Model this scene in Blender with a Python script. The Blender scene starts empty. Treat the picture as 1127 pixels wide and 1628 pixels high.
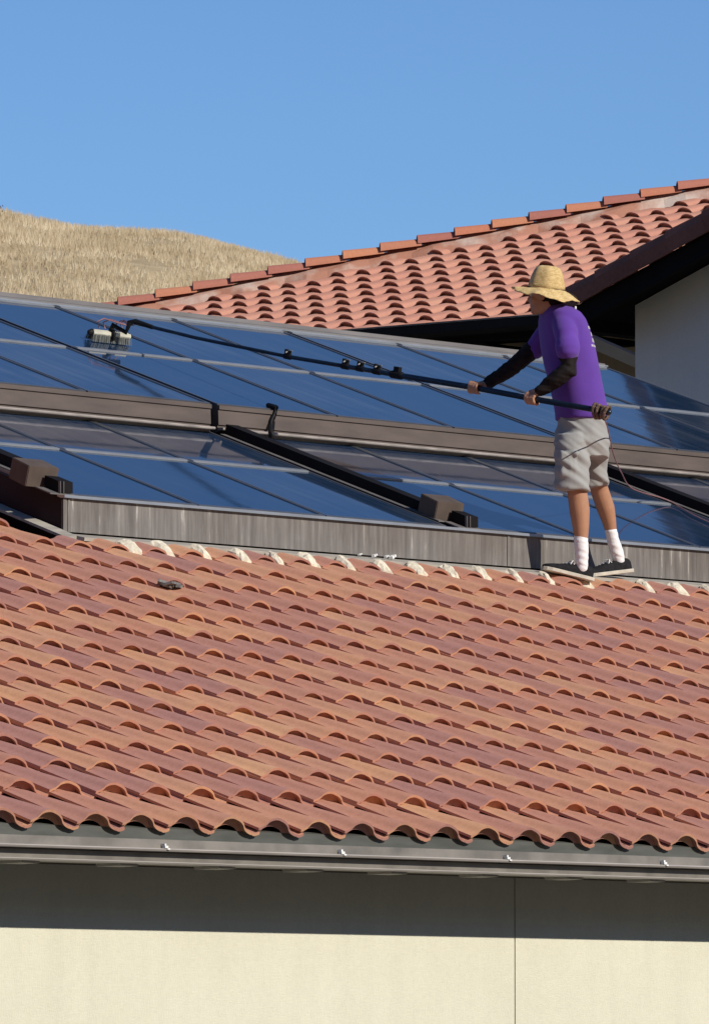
import bpy, bmesh, math, random
from mathutils import Vector, Matrix, noise
from mathutils.bvhtree import BVHTree
random.seed(7)
scene = bpy.context.scene
COL = scene.collection

# ------------------------------------------------------------------ camera, sky, sun
PITCH = 0.077563; TH = math.radians(42.38764)
Fh = Vector((math.cos(TH), math.sin(TH), 0)); RV = Vector((math.sin(TH), -math.cos(TH), 0))
FV = Fh*math.cos(PITCH) + Vector((0, 0, math.sin(PITCH))); UV = RV.cross(FV)
CAM = Vector((-23.9437857, -21.85421223, -1.02858242))
cam = bpy.data.cameras.new("camera"); cam.sensor_fit = 'VERTICAL'; cam.sensor_height = 24
cam.lens = 24*11400/1628; cam.clip_start = 0.5; cam.clip_end = 6000
camo = bpy.data.objects.new("camera", cam); COL.objects.link(camo)
camo.matrix_world = Matrix(((RV.x, UV.x, -FV.x, CAM.x), (RV.y, UV.y, -FV.y, CAM.y), (RV.z, UV.z, -FV.z, CAM.z), (0, 0, 0, 1)))
scene.camera = camo

SUN_EL = math.radians(31); SUN_AZ = math.radians(6)      # azimuth from -Y towards +X
sdir = Vector((math.sin(SUN_AZ)*math.cos(SUN_EL), -math.cos(SUN_AZ)*math.cos(SUN_EL), math.sin(SUN_EL)))
sun = bpy.data.lights.new("sun", 'SUN'); sun.energy = 4.7; sun.angle = math.radians(0.5); sun.color = (1.0, 0.93, 0.82)
suno = bpy.data.objects.new("sun", sun); COL.objects.link(suno)
suno.rotation_euler = sdir.to_track_quat('Z', 'Y').to_euler(); suno.location = (0, -10, 20)
w = bpy.data.worlds.new("World"); scene.world = w; w.use_nodes = True
wn = w.node_tree
sky = wn.nodes.new('ShaderNodeTexSky'); sky.sky_type = 'NISHITA'; sky.sun_disc = False
sky.sun_elevation = SUN_EL; sky.sun_rotation = math.pi - SUN_AZ
sky.altitude = 1200; sky.air_density = 0.95; sky.dust_density = 0.0; sky.ozone_density = 8.0
bg = wn.nodes['Background']; bg.inputs['Strength'].default_value = 0.11
wn.links.new(sky.outputs[0], bg.inputs['Color'])
vs = scene.view_settings; vs.view_transform = 'Standard'; vs.look = 'None'; vs.gamma = 1; vs.exposure = 0.0
scene.cycles.max_bounces = 6

# ------------------------------------------------------------------ helpers
def tag(o, label=None, cat=None, group=None, kind=None):
    if label: o['label'] = label
    if cat: o['category'] = cat
    if group: o['group'] = group
    if kind: o['kind'] = kind
    return o

def thing(name, loc, label, cat, group=None):
    o = bpy.data.objects.new(name, None); COL.objects.link(o); o.location = loc; o.empty_display_size = 0.1
    return tag(o, label, cat, group)

class MB:
    def __init__(s): s.v = []; s.f = []
    def add(s, vs, fs):
        b = len(s.v); s.v += [Vector(p) for p in vs]; s.f += [tuple(b+i for i in f) for f in fs]
    def quad(s, a, b, c, d): s.add([a, b, c, d], [(0, 1, 2, 3)])
    def hexa(s, p):     # 8 points: bottom loop 0-3, top loop 4-7
        s.add(p, [(3, 2, 1, 0), (4, 5, 6, 7), (0, 1, 5, 4), (1, 2, 6, 5), (2, 3, 7, 6), (3, 0, 4, 7)])
    def box(s, x0, x1, y0, y1, z0, z1, sh=0.0, yref=0.0):   # sh: shear z with y (roof slope)
        z = lambda y, z_: z_ + sh*(y - yref)
        s.hexa([(x0, y0, z(y0, z0)), (x1, y0, z(y0, z0)), (x1, y1, z(y1, z0)), (x0, y1, z(y1, z0)),
                (x0, y0, z(y0, z1)), (x1, y0, z(y0, z1)), (x1, y1, z(y1, z1)), (x0, y1, z(y1, z1))])
    def obox(s, c, ax, ay, az, hx, hy, hz):
        c = Vector(c); ax, ay, az = ax.normalized()*hx, ay.normalized()*hy, az.normalized()*hz
        s.hexa([c-ax-ay-az, c+ax-ay-az, c+ax+ay-az, c-ax+ay-az, c-ax-ay+az, c+ax-ay+az, c+ax+ay+az, c-ax+ay+az])
    def prism(s, prof, a, b, ex, ey):   # closed profile [(u,v)] swept from a to b
        n = len(prof); a = Vector(a); b = Vector(b)
        vs = [a+ex*u+ey*v for u, v in prof] + [b+ex*u+ey*v for u, v in prof]
        fs = [(i, (i+1) % n, n+(i+1) % n, n+i) for i in range(n)] + [tuple(range(n))[::-1], tuple(range(n, 2*n))]
        s.add(vs, fs)
    def tube(s, pts, rad, seg=10, flat=1.0, fl_dir=None):
        pts = [Vector(p) for p in pts]; n = len(pts)
        if not hasattr(rad, '__len__'): rad = [rad]*n
        rings = []; ref = Vector((0.31, 0.2, 0.93)) if fl_dir is None else Vector(fl_dir)
        t0 = (pts[1]-pts[0]).normalized(); t1 = (pts[-1]-pts[-2]).normalized()
        sec = []
        r0, r1 = rad[0], rad[-1]
        for a in (90, 65, 35): sec.append((pts[0]-t0*r0*math.sin(math.radians(a)), t0, max(r0*math.cos(math.radians(a)), 1e-5)))
        for i, p in enumerate(pts):
            t = (pts[min(i+1, n-1)]-pts[max(i-1, 0)]).normalized(); sec.append((p, t, rad[i]))
        for a in (35, 65, 90): sec.append((pts[-1]+t1*r1*math.sin(math.radians(a)), t1, max(r1*math.cos(math.radians(a)), 1e-5)))
        vs = []
        for p, t, r in sec:
            x = ref.cross(t)
            if x.length < 1e-3: x = Vector((1, 0, 0)).cross(t)
            x.normalize(); y = t.cross(x)
            for k in range(seg):
                a = 2*math.pi*k/seg; vs.append(p+x*math.cos(a)*r+y*math.sin(a)*r*flat)
        fs = []
        for i in range(len(sec)-1):
            for k in range(seg):
                k2 = (k+1) % seg; fs.append((i*seg+k, i*seg+k2, (i+1)*seg+k2, (i+1)*seg+k))
        fs.append(tuple(range(seg))[::-1]); fs.append(tuple(range((len(sec)-1)*seg, len(sec)*seg)))
        s.add(vs, fs)
    def loft(s, rings, cap=True):
        n = len(rings[0]); vs = [p for r in rings for p in r]; fs = []
        for i in range(len(rings)-1):
            for k in range(n):
                k2 = (k+1) % n; fs.append((i*n+k, i*n+k2, (i+1)*n+k2, (i+1)*n+k))
        if cap: fs.append(tuple(range(n))[::-1]); fs.append(tuple(range((len(rings)-1)*n, len(rings)*n)))
        s.add(vs, fs)
    def build(s, name, mat, parent=None, smooth=False, local=False, fixn=False):
        o_ = parent.location if (parent is not None and not local) else Vector((0, 0, 0))
        if parent is not None and parent.parent is not None and not local: o_ = parent.parent.location + parent.location
        me = bpy.data.meshes.new(name); me.from_pydata([p-o_ for p in s.v], [], s.f); me.update()
        if fixn:
            bm = bmesh.new(); bm.from_mesh(me); bmesh.ops.recalc_face_normals(bm, faces=bm.faces); bm.to_mesh(me); bm.free()
        if smooth: me.polygons.foreach_set('use_smooth', [True]*len(me.polygons))
        me.materials.append(mat)
        o = bpy.data.objects.new(name, me); COL.objects.link(o)
        if parent is not None: o.parent = parent
        return o

def remesh(o, vox, smooth=4, fn=None):
    m = o.modifiers.new('r', 'REMESH'); m.mode = 'VOXEL'; m.voxel_size = vox
    if smooth:
        m2 = o.modifiers.new('s', 'SMOOTH'); m2.iterations = smooth; m2.factor = 0.5
    dg = bpy.context.evaluated_depsgraph_get(); ev = o.evaluated_get(dg)
    me = bpy.data.meshes.new_from_object(ev); old = o.data
    mats = list(old.materials); o.modifiers.clear(); o.data = me
    me.materials.clear()
    for mm in mats: me.materials.append(mm)
    if fn:
        ns = [v.normal.copy() for v in me.vertices]
        for v, nn in zip(me.vertices, ns): v.co = fn(v.co, nn)
    me.update(); me.polygons.foreach_set('use_smooth', [True]*len(me.polygons))
    return o

# ------------------------------------------------------------------ materials
def newmat(name):
    m = bpy.data.materials.new(name); m.use_nodes = True; nt = m.node_tree
    return m, nt, nt.nodes['Principled BSDF'], nt.nodes, nt.links
def texco(N, L, scale=(1, 1, 1), kind='Object'):
    t = N.new('ShaderNodeTexCoord'); mp = N.new('ShaderNodeMapping'); mp.inputs['Scale'].default_value = scale
    L.new(t.outputs[kind], mp.inputs['Vector']); return mp.outputs['Vector']
def noise_n(N, L, vec, scale, detail=4, rough=0.55):
    n = N.new('ShaderNodeTexNoise'); n.inputs['Scale'].default_value = scale; n.inputs['Detail'].default_value = detail
    n.inputs['Roughness'].default_value = rough
    if vec is not None: L.new(vec, n.inputs['Vector'])
    return n.outputs['Fac']
def ramp(N, L, fac, stops, interp='LINEAR'):
    r = N.new('ShaderNodeValToRGB'); cr = r.color_ramp; cr.interpolation = interp
    while len(cr.elements) < len(stops): cr.elements.new(0.5)
    for e, (p, c) in zip(cr.elements, stops): e.position = p; e.color = (c[0], c[1], c[2], 1)
    L.new(fac, r.inputs['Fac']); return r.outputs['Color']
def mixc(N, L, fac, a, b, mode='MIX'):
    m = N.new('ShaderNodeMix'); m.data_type = 'RGBA'; m.blend_type = mode
    if isinstance(fac, float): m.inputs[0].default_value = fac
    else: L.new(fac, m.inputs[0])
    for i, c in ((6, a), (7, b)):
        if isinstance(c, tuple): m.inputs[i].default_value = (*c, 1)
        else: L.new(c, m.inputs[i])
    return m.outputs[2]
def bump(N, L, P, h, strength=0.3, dist=0.01):
    b = N.new('ShaderNodeBump'); b.inputs['Strength'].default_value = strength; b.inputs['Distance'].default_value = dist
    L.new(h, b.inputs['Height']); L.new(b.outputs['Normal'], P.inputs['Normal'])
def simple(name, col, rough=0.6, metal=0.0, var=0.12, scale=6.0, sx=(1, 1, 1), bmp=0.0, bscale=60):
    m, nt, P, N, L = newmat(name)
    v = texco(N, L, sx); f = noise_n(N, L, v, scale)
    lo = tuple(c*(1-var*1.6) for c in col); hi = tuple(min(1, c*(1+var*1.6)) for c in col)
    L.new(ramp(N, L, f, [(0.3, lo), (0.7, hi)]), P.inputs['Base Color'])
    P.inputs['Roughness'].default_value = rough; P.inputs['Metallic'].default_value = metal
    if bmp: bump(N, L, P, noise_n(N, L, texco(N, L), bscale), bmp, 0.005)
    return m

def tile_mat(name, cols, dirt=0.25, flash=0.5):
    m, nt, P, N, L = newmat(name)
    g = N.new('ShaderNodeNewGeometry')
    base = ramp(N, L, g.outputs['Random Per Island'], cols)
    v = texco(N, L, (1, 1, 1)); f = noise_n(N, L, v, 1.3, 5)
    # kiln flash: soft patches running from tan to plum
    fl = ramp(N, L, noise_n(N, L, texco(N, L, (2.6, 1.1, 1.1)), 1.5, 3), [(0.38, (0.0,)*3), (0.66, (1.0,)*3)])
    mm = N.new('ShaderNodeMath'); mm.operation = 'MULTIPLY'; mm.inputs[1].default_value = flash
    L.new(fl, mm.inputs[0])
    c = mixc(N, L, mm.outputs[0], base, (0.41, 0.20, 0.16))
    f2 = noise_n(N, L, texco(N, L, (8, 8, 8)), 5, 6, 0.7)
    c = mixc(N, L, 1.0, c, ramp(N, L, f2, [(0.3, (1-dirt,)*3), (0.65, (1.0,)*3)]), 'MULTIPLY')
    L.new(c, P.inputs['Base Color']); P.inputs['Roughness'].default_value = 0.82
    P.inputs['Specular IOR Level'].default_value = 0.3
    bump(N, L, P, noise_n(N, L, texco(N, L), 90, 5), 0.35, 0.003)
    return m

M = {}
M['tile'] = tile_mat('terracotta', [(0.0, (0.61, 0.325, 0.175)), (0.22, (0.52, 0.245, 0.155)), (0.42, (0.46, 0.215, 0.155)), (0.6, (0.38, 0.19, 0.165)), (0.8, (0.50, 0.23, 0.155)), (1.0, (0.63, 0.345, 0.19))], 0.16, 0.5)
M['tile_back'] = tile_mat('terracotta_back', [(0.0, (0.60, 0.29, 0.20)), (0.5, (0.55, 0.255, 0.18)), (1.0, (0.58, 0.30, 0.21))], 0.15, 0.2)
M['cap'] = tile_mat('terracotta_cap', [(0.0, (0.60, 0.23, 0.12)), (0.4, (0.50, 0.19, 0.13)), (0.7, (0.40, 0.15, 0.12)), (1.0, (0.64, 0.27, 0.14))], 0.15, 0.15)
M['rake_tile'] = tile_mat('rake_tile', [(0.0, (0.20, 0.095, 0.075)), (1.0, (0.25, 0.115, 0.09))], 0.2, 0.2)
def stucco(name, c1, c2):
    m, nt, P, N, L = newmat(name)
    v = texco(N, L); c = ramp(N, L, noise_n(N, L, v, 1.3, 5, 0.6), [(0.3, c1), (0.7, c2)])
    c = mixc(N, L, 1.0, c, ramp(N, L, noise_n(N, L, v, 45, 4, 0.7), [(0.25, (0.93,)*3), (0.6, (1.0,)*3)]), 'MULTIPLY')
    c = mixc(N, L, 1.0, c, ramp(N, L, noise_n(N, L, texco(N, L, (5, 5, 0.5)), 1.5, 4, 0.6), [(0.25, (0.95,)*3), (0.6, (1.0,)*3)]), 'MULTIPLY')
    L.new(c, P.inputs['Base Color']); P.inputs['Roughness'].default_value = 0.95
    P.inputs['Specular IOR Level'].default_value = 0.15
    bump(N, L, P, noise_n(N, L, v, 120, 5, 0.7), 0.5, 0.006); return m
M['stucco'] = stucco('stucco_cream', (0.645, 0.625, 0.50), (0.69, 0.675, 0.55))
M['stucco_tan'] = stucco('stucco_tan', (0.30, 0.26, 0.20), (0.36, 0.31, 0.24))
M['stucco_grey'] = stucco('stucco_pale', (0.74, 0.74, 0.73), (0.80, 0.80, 0.79))
M['gutter'] = simple('gutter_paint', (0.17, 0.155, 0.135), 0.45, 0.0, 0.2, 3, (1.6, 6, 2), 0.1, 8)
M['gutter_lip'] = simple('gutter_lip', (0.36, 0.33, 0.30), 0.38, 0.0, 0.08, 3, (1, 6, 6))
M['apron'] = simple('eave_apron', (0.075, 0.078, 0.07), 0.55, 0.0, 0.15, 4, (1, 6, 6))
M['soffit'] = simple('soffit_dark', (0.07, 0.055, 0.045), 0.8)
M['brown'] = simple('brown_sheet_metal', (0.092, 0.070, 0.062), 0.6, 0.0, 0.14, 2.5, (1, 6, 5), 0.08, 25)
M['brown_lip'] = simple('brown_lip', (0.27, 0.24, 0.22), 0.4, 0.0, 0.18, 9, (1, 3, 3))
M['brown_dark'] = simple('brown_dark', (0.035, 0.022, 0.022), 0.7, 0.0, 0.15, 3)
M['duct'] = simple('duct_paint', (0.010, 0.009, 0.010), 0.75, 0.0, 0.15, 5)
M['boxp'] = simple('box_paint', (0.10, 0.078, 0.066), 0.6, 0.0, 0.10, 8)
M['flash'] = simple('ridge_flashing', (0.15, 0.14, 0.137), 0.5, 0.1, 0.12, 3, (1, 5, 5))
M['apron_light'] = simple('apron_flashing', (0.36, 0.335, 0.29), 0.6, 0.0, 0.15, 4, (1, 4, 4))
M['frame'] = simple('module_frame', (0.16, 0.17, 0.19), 0.35, 0.6, 0.1, 4)
M['rail'] = simple('module_rail', (0.40, 0.43, 0.47), 0.35, 0.6, 0.08, 4)
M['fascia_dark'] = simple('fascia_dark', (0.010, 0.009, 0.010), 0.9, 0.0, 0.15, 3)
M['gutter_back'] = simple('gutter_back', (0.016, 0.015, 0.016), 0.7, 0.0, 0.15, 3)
M['mortar'] = simple('mortar', (0.66, 0.60, 0.47), 0.95, 0.0, 0.16, 25, (1, 1, 1), 0.6, 60)
M['mortar_grey'] = simple('mortar_grey', (0.42, 0.30, 0.23), 0.95, 0.0, 0.4, 5, (1, 1, 1), 0.6, 40)
for nd in M['mortar_grey'].node_tree.nodes:
    if nd.type == 'VALTORGB':
        nd.color_ramp.elements[0].position = 0.46; nd.color_ramp.elements[0].color = (0.42, 0.20, 0.135, 1)
        nd.color_ramp.elements[1].position = 0.60; nd.color_ramp.elements[1].color = (0.60, 0.50, 0.43, 1)
    if nd.type == 'TEX_NOISE' and nd.inputs['Scale'].default_value == 5: nd.inputs['Scale'].default_value = 1.6
M['white'] = simple('white_bit', (0.8, 0.8, 0.78), 0.6)
M['debris'] = simple('debris', (0.16, 0.16, 0.155), 0.7, 0.0, 0.5, 25)
M['black'] = simple('black_rubber', (0.012, 0.012, 0.014), 0.5)
M['carbon'] = simple('pole_finish', (0.012, 0.022, 0.04), 0.28, 0.3, 0.2, 20)
M['alu'] = simple('clamp_metal', (0.20, 0.20, 0.19), 0.5, 0.3)
M['brushbar'] = simple('brush_block', (0.46, 0.45, 0.37), 0.6, 0.0, 0.08, 15)
M['bristle'] = simple('bristle', (0.13, 0.14, 0.135), 0.9)
M['redhose'] = simple('red_hose', (0.27, 0.13, 0.13), 0.5)
M['hose'] = simple('hose_brown', (0.12, 0.075, 0.05), 0.6, 0, 0.3, 40)
M['skin'] = simple('skin', (0.40, 0.21, 0.125), 0.5, 0.0, 0.07, 14, (1, 1, 1), 0.15, 70)
M['hair'] = simple('hair', (0.012, 0.009, 0.008), 0.7, 0.0, 0.3, 80)
M['sock'] = simple('sock_knit', (0.80, 0.80, 0.82), 0.95, 0.0, 0.05, 60, (1, 1, 4), 0.4, 90)
M['shoe'] = simple('shoe_canvas', (0.018, 0.018, 0.02), 0.85, 0.0, 0.2, 60)
M['sole'] = simple('shoe_sole', (0.52, 0.48, 0.40), 0.8, 0.0, 0.12, 20)
M['lace'] = simple('shoe_lace', (0.75, 0.74, 0.72), 0.8)
M['sleeve'] = simple('arm_sleeve', (0.018, 0.015, 0.015), 0.75, 0.0, 0.25, 25)
M['straw_band'] = simple('chin_cord', (0.03, 0.02, 0.012), 0.8)
def cloth(name, col, var):
    m, nt, P, N, L = newmat(name)
    c = ramp(N, L, noise_n(N, L, texco(N, L), 7, 4), [(0.3, tuple(x*(1-var) for x in col)), (0.7, tuple(x*(1+var) for x in col))])
    L.new(c, P.inputs['Base Color']); P.inputs['Roughness'].default_value = 0.9; P.inputs['Specular IOR Level'].default_value = 0.2
    P.inputs['Sheen Weight'].default_value = 0.15
    bump(N, L, P, noise_n(N, L, texco(N, L), 300, 3), 0.3, 0.002); return m
M['shirt'] = cloth('shirt_cotton', (0.11, 0.045, 0.31), 0.09)
M['shorts'] = cloth('shorts_twill', (0.31, 0.315, 0.31), 0.06)
def straw():
    m, nt, P, N, L = newmat('straw')
    v = texco(N, L); wv = N.new('ShaderNodeTexWave'); wv.inputs['Scale'].default_value = 55; wv.inputs['Distortion'].default_value = 5
    wv.bands_direction = 'Z'; L.new(v, wv.inputs['Vector'])
    c = ramp(N, L, noise_n(N, L, texco(N, L, (1, 1, 3)), 45, 5, 0.7), [(0.3, (0.46, 0.30, 0.10)), (0.5, (0.70, 0.50, 0.22)), (0.7, (0.84, 0.65, 0.33))])
    c = mixc(N, L, 1.0, c, ramp(N, L, wv.outputs['Fac'], [(0.0, (0.72,)*3), (0.5, (1.0,)*3)]), 'MULTIPLY')
    L.new(c, P.inputs['Base Color']); P.inputs['Roughness'].default_value = 0.75
    bump(N, L, P, wv.outputs['Fac'], 0.5, 0.004); return m
M['straw'] = straw()
def glass():
    m, nt, P, N, L = newmat('collector_glass')
    oi = N.new('ShaderNodeObjectInfo')
    v = texco(N, L, (26, 0.6, 1)); st = noise_n(N, L, v, 1.0, 5, 0.6)          # rinse streaks run down the slope
    big = noise_n(N, L, texco(N, L, (1, 1, 1), 'Object'), 1.6, 3)
    a = N.new('ShaderNodeMath'); a.operation = 'MULTIPLY'; L.new(st, a.inputs[0]); L.new(big, a.inputs[1])
    dust = ramp(N, L, a.outputs[0], [(0.14, (0.0,)*3), (0.42, (1.0,)*3)])
    b = N.new('ShaderNodeMath'); b.operation = 'MULTIPLY_ADD'; L.new(oi.outputs['Random'], b.inputs[0]); b.inputs[1].default_value = 0.24; b.inputs[2].default_value = 0.03
    d = N.new('ShaderNodeMath'); d.operation = 'MULTIPLY'; L.new(dust, d.inputs[0]); L.new(b.outputs[0], d.inputs[1])
    c = mixc(N, L, d.outputs[0], (0.011, 0.031, 0.075), (0.22, 0.245, 0.28))
    L.new(c, P.inputs['Base Color'])
    P.inputs['Roughness'].default_value = 0.055; P.inputs['IOR'].default_value = 3.9
    bump(N, L, P, noise_n(N, L, texco(N, L, (3, 1.2, 1)), 1.2, 2), 0.035, 0.02)
    return m
M['glass'] = glass()
def curbmat():
    m, nt, P, N, L = newmat('galvanised_curb')
    st = noise_n(N, L, texco(N, L, (9, 1, 0.6)), 2.2, 6, 0.72)
    c = ramp(N, L, st, [(0.3, (0.085, 0.077, 0.072)), (0.48, (0.155, 0.142, 0.134)), (0.60, (0.21, 0.198, 0.186)), (0.67, (0.46, 0.445, 0.42))])
    f2 = ramp(N, L, noise_n(N, L, texco(N, L), 2.0, 4), [(0.35, (0.8, 0.76, 0.73)), (0.6, (1, 1, 1))])
    L.new(mixc(N, L, 1.0, c, f2, 'MULTIPLY'), P.inputs['Base Color']); P.inputs['Roughness'].default_value = 0.6; return m
M['curb'] = curbmat()
def grass_mat(name, ground):
    m, nt, P, N, L = newmat(name)
    if ground:
        f = noise_n(N, L, texco(N, L), 0.9, 8, 0.75)
        c = ramp(N, L, f, [(0.3, (0.26, 0.20, 0.115)), (0.5, (0.40, 0.32, 0.20)), (0.7, (0.50, 0.41, 0.26))])
    else:
        g = N.new('ShaderNodeNewGeometry')
        c = ramp(N, L, g.outputs['Random Per Island'], [(0.0, (0.42, 0.335, 0.22)), (0.4, (0.62, 0.51, 0.345)), (0.8, (0.74, 0.63, 0.44)), (1.0, (0.80, 0.71, 0.52))])
        c = mixc(N, L, 1.0, c, ramp(N, L, noise_n(N, L, texco(N, L), 1.1, 4, 0.6), [(0.35, (0.66, 0.62, 0.56)), (0.6, (1, 1, 1))]), 'MULTIPLY')
    L.new(c, P.inputs['Base Color']); P.inputs['Roughness'].default_value = 0.95; P.inputs['Specular IOR Level'].default_value = 0.1
    return m
M['ground'] = grass_mat('dry_ground', True); M['grass'] = grass_mat('dry_grass', False)

for k_ in ('duct', 'brown_dark', 'fascia_dark', 'gutter_back', 'boxp', 'black', 'soffit', 'rake_tile', 'sleeve', 'hair', 'shoe'):
    M[k_].node_tree.nodes['Principled BSDF'].inputs['Specular IOR Level'].default_value = 0.1

# ------------------------------------------------------------------ terrain
def hill_h(r, d):
    if r > -7.5: prof = 16.17 - 0.0238*(r+7.5)**2
    else: prof = 16.17 + 0.02*(-7.5-r) - 0.0004*(-7.5-r)**2
    prof -= 0.12*math.sin(r*1.1+0.6)
    if r > 4: prof = 16.17 - 0.0238*11.5**2 - 0.62*(r-4)
    if d < 62: g = 0
    elif d < 132: t = (d-62)/70; g = math.sin(t*math.pi/2)**1.25
    else: g = max(0, 1-((d-132)/160)**2*0.9)
    base = max(prof, 0)
    return -3.3 + (base+1.25)*g*1.0 + (noise.noise(Vector((r*.35, d*.2, 0)))*0.22 if 60 < d < 300 else 0)*min(1, g*2)
def terr(r, d):
    h = hill_h(r, d) if d > 0 else -3.3
    return Vector((CAM.x+RV.x*r+Fh.x*d, CAM.y+RV.y*r+Fh.y*d, h))
rs = [-2500, -1200, -600, -300, -150, -80, -50, -35, -28, -22]+[x*0.8-18 for x in range(0, 60)]+[34, 42, 55, 80, 150, 300, 700, 2500]
ds = [-2000, -500, -150, -60, -20, 0, 20, 40, 50]+[55+x*2 for x in range(25)]+[105+x*0.8 for x in range(50)]+[146+x*6 for x in range(25)]+[320, 400, 600, 1200, 4500]
mb = MB(); vs_ = [terr(r, d) for d in ds for r in rs]; nr_ = len(rs)
mb.add(vs_, [(j*nr_+i, j*nr_+i+1, (j+1)*nr_+i+1, (j+1)*nr_+i) for j in range(len(ds)-1) for i in range(nr_-1)])
tag(mb.build('ground', M['ground'], smooth=True), 'dry ground rising into a straw coloured grassy hill behind the roofs', 'ground', kind='structure')
mb = MB(); mb.quad((-80, -70, -3.295), (14, -70, -3.295), (14, 12, -3.295), (-80, 12, -3.295))  # out of view; dark sheet added so less light bounces onto shaded walls
tag(mb.build('bounce_cut_sheet', simple('bounce_cut_dark', (0.045, 0.045, 0.046), 0.9, 0, 0.2, 3)), 'unseen dark ground sheet added around the front building to cut bounce light', 'bounce_cut_sheet', kind='structure')
mb = MB(); rg = random.Random(3)
for k in range(150000):
    r = rg.uniform(-11, 3.0); d = 84+ rg.random()*52
    c = noise.noise(Vector((r*0.8, d*0.4, 5)))
    if c < rg.uniform(-0.9, 0.1): continue
    p = terr(r, d); h = rg.uniform(0.06, 0.15)*(1+0.6*c); ln = rg.uniform(-0.35, 0.35)*h; wd = rg.uniform(0.006, 0.013)
    mb.add([p-RV*wd, p+RV*wd, p+RV*ln+Vector((0, 0, h))], [(0, 1, 2)])
tag(mb.build('grass', M['grass']), 'pale dry grass covering the hill behind the roofs', 'grass', kind='stuff')

sb_ = terr(-6.15, 118.5)+Vector((0, 0, .06)); g = MB(); br = random.Random(1)
for k in range(120):
    a = Vector((br.gauss(0, .12), br.gauss(0, .12), br.uniform(0, .13))); t_ = Vector((br.uniform(-1, 1), br.uniform(-1, 1), br.uniform(-.3, 1))).normalized()*br.uniform(.02, .05); n_ = t_.cross(Vector((br.random(), br.random(), .3))).normalized()*.012
    g.add([sb_+a-n_, sb_+a+n_, sb_+a+t_], [(0, 1, 2)])
tag(g.build('shrub', simple('shrub_leaf', (0.14, 0.11, 0.07), 0.9, 0, 0.3, 8)), 'small dark shrub on the grassy hill at the left edge', 'shrub')
# unseen dark slopes, added behind and beside the viewer to block low sky light
mb = MB(); nA, nD = 72, 14; vs_ = []
for a in range(nA+1):
    ang = math.radians(62+236*a/nA); dirv = Fh*math.cos(ang)+RV*math.sin(ang)
    fade = min(1, a/9, (nA-a)/9)
    for q in range(nD+1):
        t_ = q/nD; dist = 75+t_*190
        h = -3.2+fade*(math.sin(t_*math.pi/2)**1.1*92+noise.noise(dirv*4+Vector((0, 0, t_*3)))*9*t_)-.6
        vs_.append(Vector((CAM.x, CAM.y, 0))+dirv*dist+Vector((0, 0, h)))
mb.add(vs_, [(a*(nD+1)+q, (a+1)*(nD+1)+q, (a+1)*(nD+1)+q+1, a*(nD+1)+q+1) for a in range(nA) for q in range(nD)])
tag(mb.build('sky_block_slopes', simple('sky_block_dark', (0.028, 0.029, 0.026), 0.95, 0, 0.3, 0.3), smooth=True), 'unseen dark slopes added around the viewer to hold back sky light', 'sky_block_slopes', kind='structure')

# ------------------------------------------------------------------ roof tiles
W = 0.2855
def tile_profile(seg=26):
    xs = [-0.118 + (0.300)*i/seg for i in range(seg+1)]       # left lap edge over the flank .. pan tucked under neighbour
    out = []
    for x in xs:
        u = abs(x)/(W/2)
        u = u if u <= 1 else 2-u
        c = math.cos(math.pi/2*u/0.50) if u < 0.50 else -math.sin(math.pi/2*(u-0.50)/0.50)
        h = 0.0165*math.copysign(abs(c)**(0.62 if c > 0 else 0.6), c); c = math.copysign(abs(c)**0.75, c)
        lap = 0.0195*max(0, min(1, (0.02-x)/0.12)); 
        if x > 0.145: lap -= 0.004
        out.append((x, h+lap, 0.5+0.5*c))
    return out
PROF = tile_profile()
def add_tiles(mb, org, ex, es, en, cols, rows, keep, E=0.36, crest=0.035, val=0.006, jit=0.003, first_short=0.0, L_=0.50, rnd=random, lastlen=None):
    n = len(PROF)
    for j in rows:
        s0 = j*E
        for i in cols:
            if not keep(i, j): continue
            dx = rnd.uniform(-jit, jit); ds_ = rnd.uniform(-jit*1.3, jit*1.3); dz = rnd.uniform(0, 0.003); rot = rnd.uniform(-0.006, 0.006)
            ln = L_ if lastlen is None or j != rows[-1] else lastlen
            top = []; bot = []
            for (s, q) in ((0.0, 1.0), (ln*0.5, 1-0.5*ln/E), (ln, 1-ln/E)):
                for (x, h, c) in PROF:
                    lift = (val+(crest-val)*c)*q + dz*q
                    P_ = org + ex*(i*W+x+dx+rot*s) + es*(s0+s+ds_) + en*(h+lift)
                    top.append(P_); bot.append(P_-en*0.0115)
            vs = top+bot; fs = []; m = 3*n
            for r in range(2):
                for k in range(n-1):
                    a = r*n+k
                    fs.append((a, a+1, a+n+1, a+n)); fs.append((m+a+n, m+a+n+1, m+a+1, m+a))
                fs.append((r*n, (r+1)*n, m+(r+1)*n, m+r*n))                       # left edge
                fs.append((r*n+n-1, m+r*n+n-1, m+(r+1)*n+n-1, (r+1)*n+n-1))
            for k in range(n-1): fs.append((m+k, m+k+1, k+1, k))
            # small closure set back under the barrel mouth
            ks = [k for k in range(n) if PROF[k][2] > 0.12]; b0 = len(vs)
            for k in ks:
                q_ = vs[m+k].lerp(vs[m+n+k], 0.030/(ln*0.5)); vs += [q_, q_-en*0.034]
            for a in range(len(ks)-1): fs.append((b0+2*a, b0+2*a+1, b0+2*a+3, b0+2*a+2))
            mb.add(vs, fs)

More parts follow.
